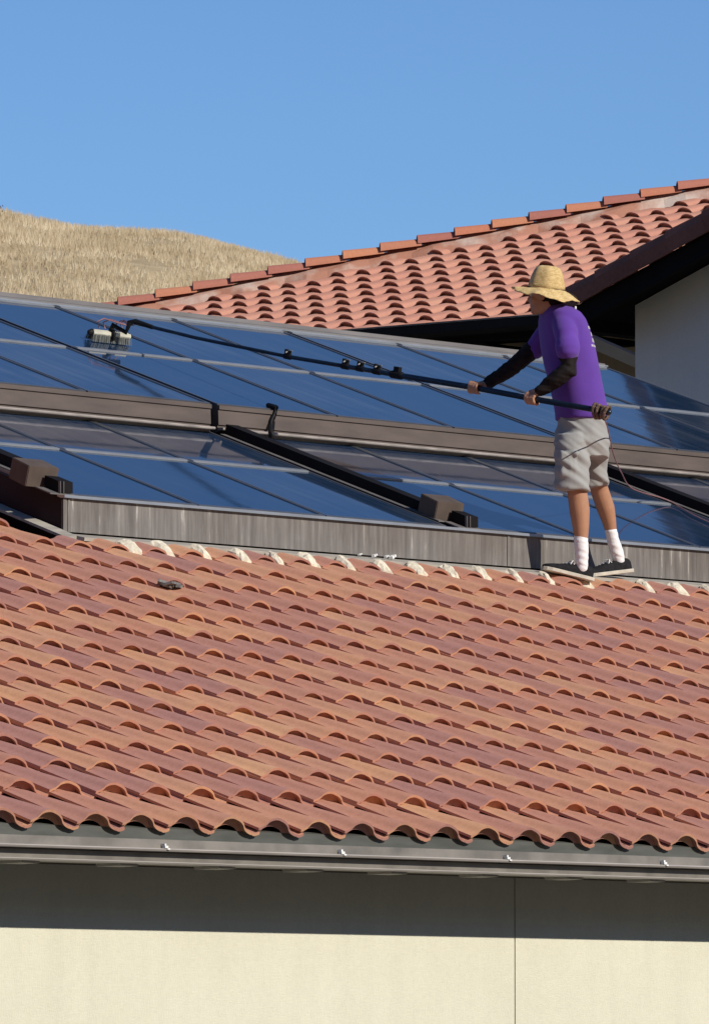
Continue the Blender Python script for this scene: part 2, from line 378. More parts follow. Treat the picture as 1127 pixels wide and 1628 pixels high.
SL = 0.35; AR = math.atan(SL); ST = 0.3465; AT = math.atan(ST)
EX = Vector((1, 0, 0)); ES = Vector((0, math.cos(AR), math.sin(AR))); EN = Vector((0, -math.sin(AR), math.cos(AR)))
TZ = 0.057                      # tile mid-plane height at y = 0
b1 = thing('tiled_building', (0, 0, -3.3), 'long low building in front with red clay tile roof, brown gutter and cream stucco wall', 'building')
mb = MB()
EC = 0.34/math.cos(AT); EST = Vector((0, math.cos(AT), math.sin(AT))); ENT = Vector((0, -math.sin(AT), math.cos(AT)))
org = Vector((0.25, 0.37, TZ+ST*0.37))
tr = random.Random(11)
def keep(i, j):
    x = 0.25+i*W; y = 0.37+0.34*j
    if y > 4.9: return x < 3.05
    return True
add_tiles(mb, org, EX, EST, ENT, range(-22, 44), range(0, 14), lambda i, j: keep(i, j) and j < 13, EC, rnd=tr)
add_tiles(mb, org, EX, EST, ENT, range(-22, 44), [13], lambda i, j: 0.25+i*W > 3.05, EC, rnd=tr, lastlen=0.145, crest=0.026, val=0.006)
add_tiles(mb, org, EX, EST, ENT, range(-22, 10), range(13, 27), lambda i, j: 0.25+i*W < 3.2, EC, rnd=tr)
org_e = Vector((0.25, -0.08, TZ+ST*-0.08))
add_tiles(mb, org_e, EX, EST, ENT, range(-22, 44), [0], lambda i, j: True, EC, rnd=tr, L_=0.62, crest=0.038, val=0.002)
roof = mb.build('roof', M['tile'], b1, smooth=False)
roof.data.polygons.foreach_set('use_smooth', [True]*len(roof.data.polygons))
roof.data.set_sharp_from_angle(angle=math.radians(40))
XL, XR = -6.2, 12.86
mb = MB()   # deck under the tiles, back slope
mb.box(XL, XR, 0.06, 9.45, -0.075, -0.02, SL, 0)
zr = SL*9.45
mb.hexa([(XL, 9.45, zr-.075), (XR, 9.45, zr-.075), (XR, 18, zr-.075-SL*8.55), (XL, 18, zr-.075-SL*8.55),
         (XL, 9.45, zr-.02), (XR, 9.45, zr-.02), (XR, 18, zr-.02-SL*8.55), (XL, 18, zr-.02-SL*8.55)])
mb.build('roof_deck', M['soffit'], b1)
mb = MB()
WY = 0.26
jx = 1.397
def gable(x0, x1): # wall slab pieces
    mb.box(x0, x1, WY, WY+0.2, -3.3, -0.03)
gable(XL+.1, jx-0.004); gable(jx+0.004, XR-.1)
mb.box(jx-0.004, jx+0.004, WY+0.012, WY+0.2, -3.3, -0.03)
for x0 in (XL+.1, XR-.3):
    mb.hexa([(x0, WY+.2, -3.3), (x0+.2, WY+.2, -3.3), (x0+.2, 17.7, -3.3), (x0, 17.7, -3.3), (x0, WY+.2, -.03), (x0+.2, WY+.2, -.03), (x0+.2, 17.7, .2), (x0, 17.7, .2)])
    mb.hexa([(x0, WY+.2, -.03), (x0+.2, WY+.2, -.03), (x0+.2, 9.45, -.03), (x0, 9.45, -.03), (x0, WY+.2, SL*(WY+.2)-.08), (x0+.2, WY+.2, SL*(WY+.2)-.08), (x0+.2, 9.45, zr-.08), (x0, 9.45, zr-.08)])
    mb.hexa([(x0, 9.45, -.03), (x0+.2, 9.45, -.03), (x0+.2, 17.7, -.03), (x0, 17.7, -.03), (x0, 9.45, zr-.08), (x0+.2, 9.45, zr-.08), (x0+.2, 17.7, zr-.08-SL*8.25), (x0, 17.7, zr-.08-SL*8.25)])
mb.box(XL+.1, XR-.1, 17.5, 17.7, -3.3, .2)
mb.build('wall', M['stucco'], b1)
mb = MB(); mb.box(XL, XR, -0.02, WY+.1, -0.135, -0.12); mb.build('soffit', M['soffit'], b1)
ez = Vector((0, 0, 1)); ey = Vector((0, 1, 0))
mb = MB(); mb.prism([(-0.05, -0.12), (-0.05, 0.022), (-0.02, 0.032), (0.05, -0.03), (0.05, -0.12)], (XL, 0, 0), (XR, 0, 0), ey, ez); mb.build('eave_apron', M['apron'], b1, fixn=True)
g = MB()
g.prism([(-0.185, -0.0315), (-0.19, -0.070), (-0.172, -0.070), (-0.0505, -0.048), (-0.0505, -0.0315)], (XL, 0, 0), (XR, 0, 0), ey, ez)
g.prism([(-0.160, -0.0885), (-0.160, -0.128), (-0.0505, -0.1285), (-0.0505, -0.0885)], (XL, 0, 0), (XR, 0, 0), ey, ez)
gut = g.build('gutter', M['gutter'], b1, fixn=True)
g = MB()
g.prism([(-0.205, -0.0705), (-0.210, -0.0755), (-0.205, -0.083), (-0.170, -0.085), (-0.165, -0.0705)], (XL, 0, 0), (XR, 0, 0), ey, ez)
g.prism([(-0.200, -0.1285), (-0.205, -0.1325), (-0.200, -0.139), (-0.052, -0.1395), (-0.052, -0.1290)], (XL, 0, 0), (XR, 0, 0), ey, ez)
g.build('lip', M['gutter_lip'], gut, fixn=True)
for x in (-5.9, -5.3, -4.68, -4.06, -3.44, -2.82, -2.22, -1.615, -1.0, -0.43, 0.13, 0.752, 1.35, 1.94, 2.56, 3.2, 3.8, 4.4):
    g = MB(); g.hexa([(x-.06, -.16, -.149), (x+.05, -.16, -.149), (x+.05, -.05, -.152), (x-.10, -.05, -.152), (x-.06, -.16, -.1405), (x+.05, -.16, -.1405), (x+.05, -.05, -.1405), (x-.10, -.05, -.1405)])
    g.build('gutter_bracket', M['gutter_lip'], gut)
for x in (-2.57, -1.441, -0.306, 0.816, 1.933, 3.05):
    g = MB(); g.box(x-.010, x+.010, -.212, -.187, -.069, -.059); g.box(x-.013, x-.003, -.212, -.187, -.059, -.050); g.box(x+.003, x+.018, -.215, -.189, -.076, -.070)
    g.build('gutter_clip', M['white'], gut)
# cream mortar plugs between the top row barrels
mr = random.Random(5)
for i in range(10, 44):
    xc = 0.25+i*W+0.5*W-0.002+mr.uniform(-.012, .012)
    if xc < 3.3: continue
    if mr.random() < 0.07: continue
    big = mr.uniform(0.6, 1.25); g = MB(); N_ = 7; vs = []; fs = []
    y0 = 4.795-mr.uniform(-0.015, 0.02)
    for a in range(N_):
        for b in range(5):
            u = a/(N_-1)-.5; v = b/4
            hw = 0.074*big*(1-0.35*(1-v))
            x = xc+u*2*hw+mr.uniform(-.006, .006)+0.03*(v-.5); y = y0+v*0.115+mr.uniform(-.006, .006)
            edge = 1-(abs(u)*2)**3
            vs.append(Vector((x, y, TZ+ST*y-0.010+(0.058+0.004*v)*edge*min(1, .55+v)+mr.uniform(-.004, .004))))
    for a in range(N_-1):
        for b in range(4): fs.append((a*5+b, (a+1)*5+b, (a+1)*5+b+1, a*5+b+1))
    lo = [v-Vector((0, 0, .05)) for v in vs]; nn_ = len(vs); g.add(vs+lo, fs+[(nn_+f[3], nn_+f[2], nn_+f[1], nn_+f[0]) for f in fs]+[(b*1, b+1, nn_+b+1, nn_+b) for b in range(4)]+[(a*5, nn_+a*5, nn_+(a+1)*5, (a+1)*5) for a in range(N_-1)])
    g.build('mortar_plug', M['mortar'], b1, smooth=False)
# ------------------------------------------------------------------ solar array curbs
P1 = lambda y: 2.04+SL*(y-5.1)         # lower glass plane
P2 = lambda y: P1(y)+0.16/math.cos(AR)
CX0, CX1 = 3.27, 12.75
c1 = thing('array_curb', (CX0, 5.1, 1.85), 'weathered grey sheet metal curb with white streaks under the lower solar panels', 'roof curb')
g = MB(); g.box(CX0+.003, CX1, 5.1, 5.13, 1.842, 2.022); g.box(CX0+.003, CX0+.028, 5.094, 5.1, 1.842, 2.022); g.box(CX0+.04, CX0+.055, 5.095, 5.1, 1.842, 2.022)
for x in (6.88, 9.95): g.box(x, x+.02, 5.095, 5.1, 1.842, 2.022)
g.build('front_face', M['curb'], c1)
g = MB(); g.box(CX0-.004, CX1+.01, 5.078, 5.135, 2.0225, 2.038); g.build('top_lip', M['rail'], c1)
g = MB()
for (xa, xb) in ((CX0-.004, CX0), (CX1, CX1+.004)):
    g.hexa([(xa, 5.1, 1.75), (xb, 5.1, 1.75), (xb, 9.4, 1.75+4.3*SL), (xa, 9.4, 1.75+4.3*SL), (xa, 5.1, P1(5.1)-.02), (xb, 5.1, P1(5.1)-.02), (xb, 9.4, P1(9.4)-.02), (xa, 9.4, P1(9.4)-.02)])
g.build('side_face', M['brown_dark'], c1)
g = MB(); g.hexa([(CX0, 5.13, 1.8), (CX1, 5.13, 1.8), (CX1, 9.4, 1.8+4.27*SL), (CX0, 9.4, 1.8+4.27*SL), (CX0, 5.13, P1(5.13)-.055), (CX1, 5.13, P1(5.13)-.055), (CX1, 9.4, P1(9.4)-.055), (CX0, 9.4, P1(9.4)-.055)]); g.build('curb_body', M['duct'], c1)
g = MB(); g.prism([(4.915, 1.780), (4.912, 1.799), (5.04, 1.824), (5.094, 1.832), (5.094, 1.80)], (CX0-.02, 0, 0), (CX1+.02, 0, 0), ey, ez)
g.build('apron_flashing', M['apron_light'], c1, fixn=True)
g = MB(); g.hexa([(CX0-.10, 4.97, 1.785), (CX0-.021, 4.97, 1.785), (CX0-.021, 9.4, 1.785+4.43*SL), (CX0-.10, 9.4, 1.785+4.43*SL), (CX0-.10, 4.97, 1.800), (CX0-.021, 4.97, 1.812), (CX0-.021, 9.4, 1.812+4.43*SL), (CX0-.10, 9.4, 1.800+4.43*SL)]); g.build('side_flashing', M['apron_light'], c1)

UY = 6.95
c2 = thing('array_curb', (CX0, UY, P1(UY)), 'brown sheet metal curb with a pale lip between the two rows of solar panels', 'roof curb')
zb, zt = P1(UY)+.004, P2(UY)
for (xa, xb) in ((CX0, 6.36), (6.425, 9.55), (9.565, CX1)):
    g = MB(); g.prism([(UY-.016, zt-.03), (UY-.016, zt-.006), (UY+.05, zt-.002), (UY+.05, zt-.03)], (xa, 0, 0), (xb, 0, 0), ey, ez)
    g.prism([(UY-.010, zb+.045), (UY-.006, zt-.0305), (UY+.05, zt-.0305), (UY+.05, zb+.045)], (xa, 0, 0), (xb, 0, 0), ey, ez)
    g.prism([(UY, zb+.0), (UY, zb+.0445), (UY+.05, zb+.0445), (UY+.05, zb)], (xa, 0, 0), (xb, 0, 0), ey, ez)
    g.build('front_face', M['brown'], c2, fixn=True)
    g = MB(); g.prism([(UY-.045, zb+.012), (UY-.048, zb+.018), (UY-.045, zb+.026), (UY-.001, zb+.028), (UY-.001, zb+.012)], (xa, 0, 0), (xb, 0, 0), ey, ez)
    g.build('bottom_lip', M['brown_lip'], c2, fixn=True)
g = MB(); g.hexa([(CX0, UY+.05, P1(UY)+.01), (CX1, UY+.05, P1(UY)+.01), (CX1, 9.34, P1(9.34)+.01), (CX0, 9.34, P1(9.34)+.01), (CX0, UY+.05, P2(UY+.05)-.055), (CX1, UY+.05, P2(UY+.05)-.055), (CX1, 9.34, P2(9.34)-.055), (CX0, 9.34, P2(9.34)-.055)]); g.build('curb_body', M['duct'], c2)
c3 = thing('ridge_flashing', (CX0, 9.35, 3.7), 'long grey metal flashing along the ridge above the solar panels', 'flashing')
g = MB(); zq = P2(9.35)
g.prism([(9.33, zq-.005), (9.335, zq+.016), (9.40, zq+.030), (9.41, zq+.056), (9.54, zq+.066), (9.65, zq+.02), (9.65, zq-.1), (9.36, zq-.1)], (CX0-.03, 0, 0), (CX1-.02, 0, 0), ey, ez)
g.build('flashing_cap', M['flash'], c3, fixn=True)
g = MB(); g.prism([(9.325, zq-.003), (9.325, zq+.005), (9.3345, zq+.0075), (9.3345, zq-.003)], (CX0, 0, 0), (CX1, 0, 0), ey, ez); g.build('pale_trim', M['rail'], c3, fixn=True)

# ------------------------------------------------------------------ solar modules
def module_proto(wd, ln):
    root = thing('solar_panel', (0, 0, 0), 'x', 'solar panel')
    def sb(g, x0, x1, s0, s1, n0, n1):
        p = lambda x, s, n: Vector((x, 0, 0))+ES*s+EN*n
        g.hexa([p(x0, s0, n0), p(x1, s0, n0), p(x1, s1, n0), p(x0, s1, n0), p(x0, s0, n1), p(x1, s0, n1), p(x1, s1, n1), p(x0, s1, n1)])
    g = MB(); sb(g, .018, wd-.018, .022, ln-.028, -.03, -.003); gl = g.build('glass', M['glass'], root, local=True)
    g = MB()
    sb(g, 0, .018, 0, ln, -.045, .002); sb(g, wd-.018, wd, 0, ln, -.045, .002); sb(g, .018, wd-.018, 0, .022, -.045, .002)
    fr = g.build('frame', M['frame'], root, local=True)
    g = MB(); sb(g, .018, wd-.018, ln-.028, ln, -.045, .006); tr_ = g.build('top_rail', M['rail'], root, local=True)
    return root
protos = {}
def place_module(x, y, wd, ln, plane, label, group):
    k = (round(wd, 3), round(ln, 3))
    if k not in protos:
        protos[k] = module_proto(wd, ln); r = protos[k]
    else:
        src = protos[k]; r = src.copy(); COL.objects.link(r)
        for ch in src.children: c = ch.copy(); COL.objects.link(c); c.parent = r
    r.location = (x, y, plane(y)); r['label'] = label; r['group'] = group
ords = ['first', 'second', 'third', 'fourth', 'fifth', 'sixth', 'seventh', 'eighth', 'ninth']
cosA = math.cos(AR)
ups = [(3.28, 1.02), (4.315, 1.02), (5.35, 1.02), (6.43, 1.03), (7.475, 1.03), (8.52, 1.02), (9.585, 1.035), (10.635, 1.035), (11.685, 1.045)]
for k, (x, wd) in enumerate(ups):
    place_module(x, UY+.005, wd, 1.195/cosA, P2, 'blue panel just above the brown curb, %s from the left end of that row' % ords[k], 'solar panels of the upper array')
    place_module(x, 8.155, wd, 1.175/cosA, P2, 'blue panel just under the ridge flashing, %s from the left end of that row' % ords[k], 'solar panels of the upper array')
_ = [(3.285, 1.01), (4.345, 1.02), (5.375, 1.0), (6.57, 1.02), (7.60, 1.02), (8.63, 1.0), (9.82, 0.95), (10.78, 0.95), (11.74, 0.98)]
los = [(3.285, 1.05), (4.345, 1.02), (5.375, 1.0), (6.57, 1.02), (7.60, 1.02), (8.63, 1.0), (9.82, 0.95), (10.78, 0.95), (11.74, 0.98)]
for k, (x, wd) in enumerate(los):
    place_module(x, 5.115, wd, 1.07/cosA, P1, 'blue panel just behind the grey curb, %s from the left end of that row' % ords[k], 'solar panels of the lower array')
    place_module(x, 6.195, wd, 0.795/cosA, P1, 'blue panel just below the brown curb, %s from the left end of that row' % ords[k], 'solar panels of the lower array')

# ------------------------------------------------------------------ black cable troughs with end boxes
def trough(x, label, bd=0.03, y1=UY-.05):
    t = thing('cable_trough', (x, 5.2, P1(5.2)), label, 'cable duct', 'black cable troughs between the panel groups')
    hc = 0.068
    g = MB(); g.box(x+.045, x+.15, 5.36, y1, P1(5.36)+.005, P1(5.36)+hc, SL, 5.36); g.build('channel', M['duct'], t)
    g = MB(); g.box(x-.005, x+.045, 5.19, y1, P1(5.19)+.004, P1(5.19)+.009, SL, 5.19); g.build('base_flange', M['flash'], t)
    x = x+bd; g = MB(); zf = P1(5.22)
    # junction box: vertical front, body square to the slope
    g.hexa([(x-.03, 5.23, zf-.002), (x+.20, 5.23, zf-.002), (x+.20, 5.36, P1(5.36)+.004), (x-.03, 5.36, P1(5.36)+.004), (x-.03, 5.20, zf+.108), (x+.20, 5.20, zf+.108), (x+.20, 5.33, P1(5.36)+.114), (x-.03, 5.33, P1(5.36)+.114)])
    bx = g.build('junction_box', M['boxp'], t)
    bm = bmesh.new(); bm.from_mesh(bx.data); bmesh.ops.bevel(bm, geom=bm.edges[:], offset=.004, segments=2, affect='EDGES'); bm.to_mesh(bx.data); bm.free()
    g = MB(); g.box(x+.085, x+.19, 5.09, 5.198, P1(5.10)+.012, P1(5.10)+.072, SL, 5.10); g.build('hood', M['duct'], t)
    g = MB(); g.box(x+.015, x+.20, 5.085, 5.20, P1(5.085)+.001, P1(5.085)+.008, SL, 5.085)
    g.box(x+.0845, x+.088, 5.08, 5.095, P1(5.08)+.01, P1(5.08)+.076); g.box(x+.11, x+.114, 5.08, 5.095, P1(5.08)+.01, P1(5.08)+.076)
    g.build('tray', M['flash'], t)
    return t
trough(3.30, 'black cable trough at the left end of the panels, brown box above curb corner', -.15)
trough(6.40, 'black cable trough down the middle of the lower panels, brown box left of the man')
trough(9.655, 'black cable trough sloping behind the man legs to the right edge')

g = MB()
sp = [(6.905, UY-.02, zt+.012), (6.885, UY-.03, zt-.03), (6.865, UY-.025, zt-.07), (6.845, UY-.03, zt-.105), (6.825, UY-.055, zt-.135), (6.828, UY-.06, zt-.165)]
g.tube(sp, [.014, .012, .014, .012, .017, .02], 8)
g.tube([(6.905, UY-.02, zt+.012), (6.915, UY+.05, zt+.03)], .016, 8)
tag(g.build('strap', M['black'], smooth=True), 'short black strap hanging over the brown curb near the black trough', 'strap')

# ------------------------------------------------------------------ rear building with hip roof
O2 = Vector((20.648, 18.584, 5.22)); be = math.radians(4.5); TB = 0.32
e2 = Vector((-math.sin(be), math.cos(be), 0)); uh2 = Vector((math.cos(be), math.sin(be), 0))
u2 = (uh2+Vector((0, 0, TB))).normalized(); n2 = u2.cross(e2*-1)*-1
n2 = (u2.cross(e2)); n2 = n2 if n2.z > 0 else -n2
cb = uh2.dot(u2)
b2 = thing('hip_roof_building', (O2.x, O2.y, -3.3), 'building behind the solar panels with an orange tile hip roof and dark eaves', 'building')
def rp(e, u, o=0): return O2+e2*e+uh2*u+Vector((0, 0, TB*u))+n2*o
def hip_u(e): return 5.50-0.925*e
mb = MB(); tr = random.Random(21)
E2 = 0.365; off2 = -0.055
orgr = rp(0, -0.05, off2)
def keep2(i, j):
    e = -i*W; u = (-0.05+(j*E2+0.2)*cb)
    return u < hip_u(e)+0.02 and e < 5.6 and not (u > 9)
add_tiles(mb, orgr, -e2, u2, n2, range(-20, 44), range(0, 26), keep2, E2, crest=0.040, val=0.008, rnd=tr, L_=0.50)
rf = mb.build('roof', M['tile_back'], b2)
rf.data.polygons.foreach_set('use_smooth', [True]*len(rf.data.polygons)); rf.data.set_sharp_from_angle(angle=math.radians(40))
mb = MB()
eh = 5.95
A_ = rp(eh, 0, -.10); B_ = rp(-3.8, 9.0, -.10); Cc = rp(-12, 9.0, -.10); D_ = rp(-12, 0, -.10)
mb.quad(A_, B_, Cc, D_)
far = e2*0+uh2*18
A2 = A_+uh2*22; B2 = B_+uh2*8
mb.quad(A_, A2, B2, B_); mb.quad(Cc, B_, B2, Cc+uh2*8)
mb.build('roof_deck', M['rake_tile'], b2)
mb = MB()
hs = [rp(e, hip_u(e), 0) for e in (5.9, -2.5)]; hd = (hs[1]-hs[0]).normalized(); hside = hd.cross(Vector((0, 0, 1))).normalized()
nseg = 60; tot = (hs[1]-hs[0]).length; prev = None; rm = random.Random(9)
for k in range(nseg+1):
    c = hs[0]+hd*(tot*k/nseg); wl = 0.125+rm.uniform(-.035, .045); hz = 0.0+rm.uniform(-.014, .010)
    ring = [c-uh2*wl*.75-e2*wl*.75+Vector((0, 0, -TB*wl*.75-.055)), c-uh2*wl*.5-e2*wl*.5+Vector((0, 0, hz)), c+Vector((0, 0, .05)), c+uh2*.1+Vector((0, 0, .03)), c+uh2*.12+Vector((0, 0, -.1))]
    if prev: 
        for a in range(4): mb.quad(prev[a], prev[a+1], ring[a+1], ring[a])
    prev = ring
mb.build('hip_mortar', M['mortar_grey'], b2, smooth=False)
# hip caps
cl = 0.345; ncap = int(tot/cl)
for k in range(ncap):
    a = hs[0]+hd*(k*cl-.04); vs = []; rm_ = rm.uniform(-.008, .008)
    for (s, R_, hz) in ((0, .090, .044), (cl+.035, .072, .018)):
        c = a+hd*s+Vector((0, 0, hz+.02))+hside*rm_
        for th_ in (0, 0.012):
            for q in range(11):
                ang = math.pi*q/10; r = R_-th_
                vs.append(c+hside*math.cos(ang)*r+Vector((0, 0, math.sin(ang)*r*0.95)))
    g = MB(); fs = []
    for q in range(10):
        fs += [(q, q+1, 22+q+1, 22+q), (11+q, 33+q, 33+q+1, 11+q+1), (q, 11+q, 11+q+1, q+1), (22+q, 22+q+1, 33+q+1, 33+q)]
    fs += [(0, 22, 33, 11), (10, 21, 43, 32)]
    g.add(vs, fs); o = g.build('hip_tile', M['cap'], b2, fixn=True)
    o.data.polygons.foreach_set('use_smooth', [True]*len(o.data.polygons)); o.data.set_sharp_from_angle(angle=math.radians(40))
# own colour per cap comes from the object's random value
nt = M['cap'].node_tree
for nd in list(nt.nodes):
    if nd.type == 'NEW_GEOMETRY':
        oi = nt.nodes.new('ShaderNodeObjectInfo')
        for l in list(nd.outputs['Random Per Island'].links): nt.links.new(oi.outputs['Random'], l.to_socket)
mb = MB(); pe = -e2
A0 = rp(5.9, 0); A1 = rp(-12, 0)
mb.prism([(-.13, -.145), (-.15, -.11), (-.15, -.03), (-.02, -.03), (-.02, -.145)], A0, A1, uh2, ez)
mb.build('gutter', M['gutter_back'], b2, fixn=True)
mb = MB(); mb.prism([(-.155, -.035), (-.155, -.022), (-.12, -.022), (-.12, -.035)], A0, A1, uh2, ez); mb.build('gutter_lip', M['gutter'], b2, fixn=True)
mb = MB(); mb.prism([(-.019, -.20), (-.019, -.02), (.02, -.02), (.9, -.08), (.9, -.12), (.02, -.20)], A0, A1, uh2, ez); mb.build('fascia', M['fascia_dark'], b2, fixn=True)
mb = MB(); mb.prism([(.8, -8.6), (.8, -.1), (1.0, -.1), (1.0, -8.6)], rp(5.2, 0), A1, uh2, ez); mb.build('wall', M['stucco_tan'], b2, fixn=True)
for e in (-4.2, -3.1, -2.0, -0.95, 0.1, 1.2, 2.3):
    mb = MB(); c = rp(e, 0)
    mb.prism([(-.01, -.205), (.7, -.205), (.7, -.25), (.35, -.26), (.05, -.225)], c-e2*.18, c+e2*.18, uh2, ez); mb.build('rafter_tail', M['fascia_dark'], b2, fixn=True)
mb = MB(); mb.obox((18.6, 14.22, 4.56), Vector((.75, -.70, -.44)), Vector((.3, .3, 1)), Vector((1, 0, 0)), .42, .055, .05)
o = mb.build('downspout', M['black']); tag(o, 'short dark downspout slanting under the eaves right of the man', 'downspout')

# ------------------------------------------------------------------ gable wing at the right
b3 = thing('gable_building', (16.3, 6, -3.3), 'pale stucco gable end in shade at the right edge, with dark rake board', 'building')
RX = 15.9
pk = 6.4; rz = lambda y: 5.128-.353*(abs(y-pk)-(11.06-pk))
mb = MB(); yl = 12.08; yr = 2*pk-yl
pts = [(yl, -3.3), (yl, rz(yl)-.18), (pk, rz(pk)-.18), (yr, rz(yr)-.18), (yr, -3.3)]
mb.prism(pts, (16.3, 0, 0), (22, 0, 0), ey, ez); mb.build('wall', M['stucco_grey'], b3, fixn=True)
ye = 12.40
for nm, x0, x1, za, zb_, mt in (('rake_board', RX+.03, RX+.08, -.26, -.105, 'fascia_dark'), ('roof_deck', RX+.081, 22.2, -.165, -.105, 'fascia_dark')):
    mb = MB()
    for sgn in (1, -1):
        y0 = pk; y1 = pk+sgn*(ye-pk)
        mb.prism([(y0, rz(y0)+za), (y1, rz(y1)+za), (y1, rz(y1)+zb_), (y0, rz(y0)+zb_)], (x0, 0, 0), (x1, 0, 0), ey, ez)
    mb.build(nm, M[mt], b3, fixn=True)
# roof tiles along the rake: barrels with a rounded end cover
mb = MB()
for sgn in (1, -1):
    ex3 = Vector((1, 0, 0)); A3 = math.atan(.353)
    es3 = Vector((0, -sgn*math.cos(A3), math.sin(A3))); en3 = Vector((0, sgn*math.sin(A3), math.cos(A3)))
    o3 = Vector((RX+.25, pk+sgn*(ye-pk), rz(ye)-.06))
    add_tiles(mb, o3, ex3, es3, en3, range(0, 21), range(0, 18), lambda i, j: j*.36 < (ye-pk)/math.cos(A3)-.2, .36, rnd=tr)
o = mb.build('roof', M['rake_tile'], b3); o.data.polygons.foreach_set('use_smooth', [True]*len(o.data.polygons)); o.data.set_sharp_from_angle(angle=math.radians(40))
for sgn in (1, -1):
    mb = MB()
    es3 = Vector((0, -sgn*math.cos(A3), math.sin(A3))); en3 = Vector((0, sgn*math.sin(A3), math.cos(A3)))
    for j in range(17):
        s0 = j*.36
        c0 = Vector((RX+.06, pk+sgn*(ye+.06-pk), rz(ye)-.02))+es3*s0; c1_ = c0+es3*.385
        if (ye-pk)/math.cos(A3) < s0: continue
        prof = [(-.07, -.115), (-.074, -.01), (-.05, .05), (0, .072), (.05, .055), (.08, .0), (.066, .0), (0, .055), (-.055, -.02), (-.058, -.115)]
        vs = [c0+ex3*u+en3*(v+.012) for u, v in prof]+[c1_+ex3*u*.93+en3*v*.93 for u, v in prof]
        n_ = len(prof); mb.add(vs, [(i, (i+1) % n_, n_+(i+1) % n_, n_+i) for i in range(n_)]+[tuple(range(n_)), tuple(range(n_, 2*n_))])
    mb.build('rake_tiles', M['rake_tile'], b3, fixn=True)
mb = MB(); mb.prism([(ye-.02, rz(ye)-.25), (ye-.02, rz(ye)-.06), (ye+.06, rz(ye)-.08), (ye+.06, rz(ye)-.26)], (RX+.1, 0, 0), (22, 0, 0), ey, ez); mb.build('eave_board', M['fascia_dark'], b3, fixn=True)

# ------------------------------------------------------------------ small debris on the roof
g = MB(); dr = random.Random(2); base = Vector((3.0, 4.03, TZ+SL*4.03+.02))
for k in range(5):
    c = base+Vector((dr.uniform(-.05, .05), dr.uniform(-.04, .04), dr.uniform(0, .012)))
    a = Vector((dr.uniform(-1, 1), dr.uniform(-1, 1), dr.uniform(-.2, .5))); b = a.cross(Vector((.2, .3, 1)))
    g.obox(c, a, b, a.cross(b), dr.uniform(.03, .05), dr.uniform(.015, .03), .007)
tag(g.build('debris', M['debris']), 'small heap of torn dark grey flashing lodged under a roof tile', 'debris')
for k, (dx, sz) in enumerate(((0.0, .012), (.12, .016), (.22, .013), (.27, .02))):
    g = MB(); c = Vector((5.52+dx, 5.0, 1.832)); a = Vector((1, .4, .1+dx)); b = a.cross(Vector((0, .1, 1)))
    g.obox(c, a, b, a.cross(b), sz, sz*.6, sz*.4); g.obox(c+Vector((sz*.5, -.005, sz*.3)), b, a, a.cross(b), sz*.5, sz*.5, sz*.3)
    tag(g.build('mortar_crumb', M['white']), 'tiny white mortar crumb on the grey flashing left of the middle box', 'crumb', 'white crumbs on the flashing')
# ------------------------------------------------------------------ the man (drawn on a body grid: 277.7 units = 1 m, origin between his feet)
M0 = Vector((7.185, 4.796, 1.7537)); Gm = 277.7
DV = (FV+UV*0.0).normalized()
ZV = Vector((0, 0, 1))
def J(x, y, d=0.0): return M0+RV*((x-925)/Gm)+UV*((925-y)/Gm)+FV*d
man = thing('person', tuple(M0), 'man in straw hat, purple t-shirt and grey shorts cleaning solar panels with a pole', 'person')
def ring(cx, cy, dd, a, b, rot=18, n=40, ex=2.3, tilt=0.0, wob=0.0):
    c = J(cx, cy, dd); r = math.radians(rot)
    u = RV*math.cos(r)+Fh*math.sin(r); v = -RV*math.sin(r)+Fh*math.cos(r); out = []
    for k in range(n):
        t = 2*math.pi*k/n; ct, st = math.cos(t), math.sin(t)
        p = c+u*a*math.copysign(abs(ct)**(2/ex), ct)+v*b*math.copysign(abs(st)**(2/ex), st)
        p += ZV*tilt*(p-c).dot(RV)
        out.append(p)
    return out
# pole line (needed by the hands)
PP = [J(963, 657, -.43), J(845, 634, -.05), J(755, 615, .28), J(632, 592.5, .70), J(455, 559, 1.36), J(300, 524, 1.95), J(215, 501.5, 2.27), J(196, 497, 2.34)]
def polept(x):
    xs = [963, 845, 755, 632, 455, 300, 215, 196]
    for k in range(len(xs)-1):
        if xs[k] >= x >= xs[k+1]:
            t = (xs[k]-x)/(xs[k]-xs[k+1]); return PP[k].lerp(PP[k+1], t), (PP[k+1]-PP[k]).normalized()
    return PP[0], (PP[1]-PP[0]).normalized()

g = MB()
# head and face
hc = J(868, 468, .10); fr = (-RV*.93+Fh*.37).normalized(); sd = fr.cross(ZV).normalized()   # facing direction, his left side towards the camera is -sd or sd
if sd.dot(Fh) > 0: sd = -sd
hz = (ZV+fr*-.05).normalized()
def HP(f, s, z): return hc+fr*f+sd*s+hz*z
def blob(c, ax, rad, n=14, m=10):
    rings = []
    for i in range(1, m):
        ph = math.pi*i/m-math.pi/2
        rings.append([c+ax[0]*rad[0]*math.cos(ph)*math.cos(2*math.pi*k/n)+ax[1]*rad[1]*math.cos(ph)*math.sin(2*math.pi*k/n)+ax[2]*rad[2]*math.sin(ph) for k in range(n)])
    g.loft(rings)
AX = (fr, sd, hz)
blob(HP(-.005, 0, .022), AX, (.092, .077, .088)); blob(HP(.022, 0, -.035), AX, (.070, .060, .078))
blob(HP(.060, 0, -.092), AX, (.026, .028, .022)); blob(HP(.092, 0, -.022), AX, (.022, .014, .020)); blob(HP(.083, 0, .000), AX, (.016, .010, .026))
blob(HP(.078, 0, -.058), AX, (.016, .026, .009)); blob(HP(.076, 0, -.070), AX, (.015, .022, .009)); blob(HP(.078, 0, .022), AX, (.014, .050, .009))
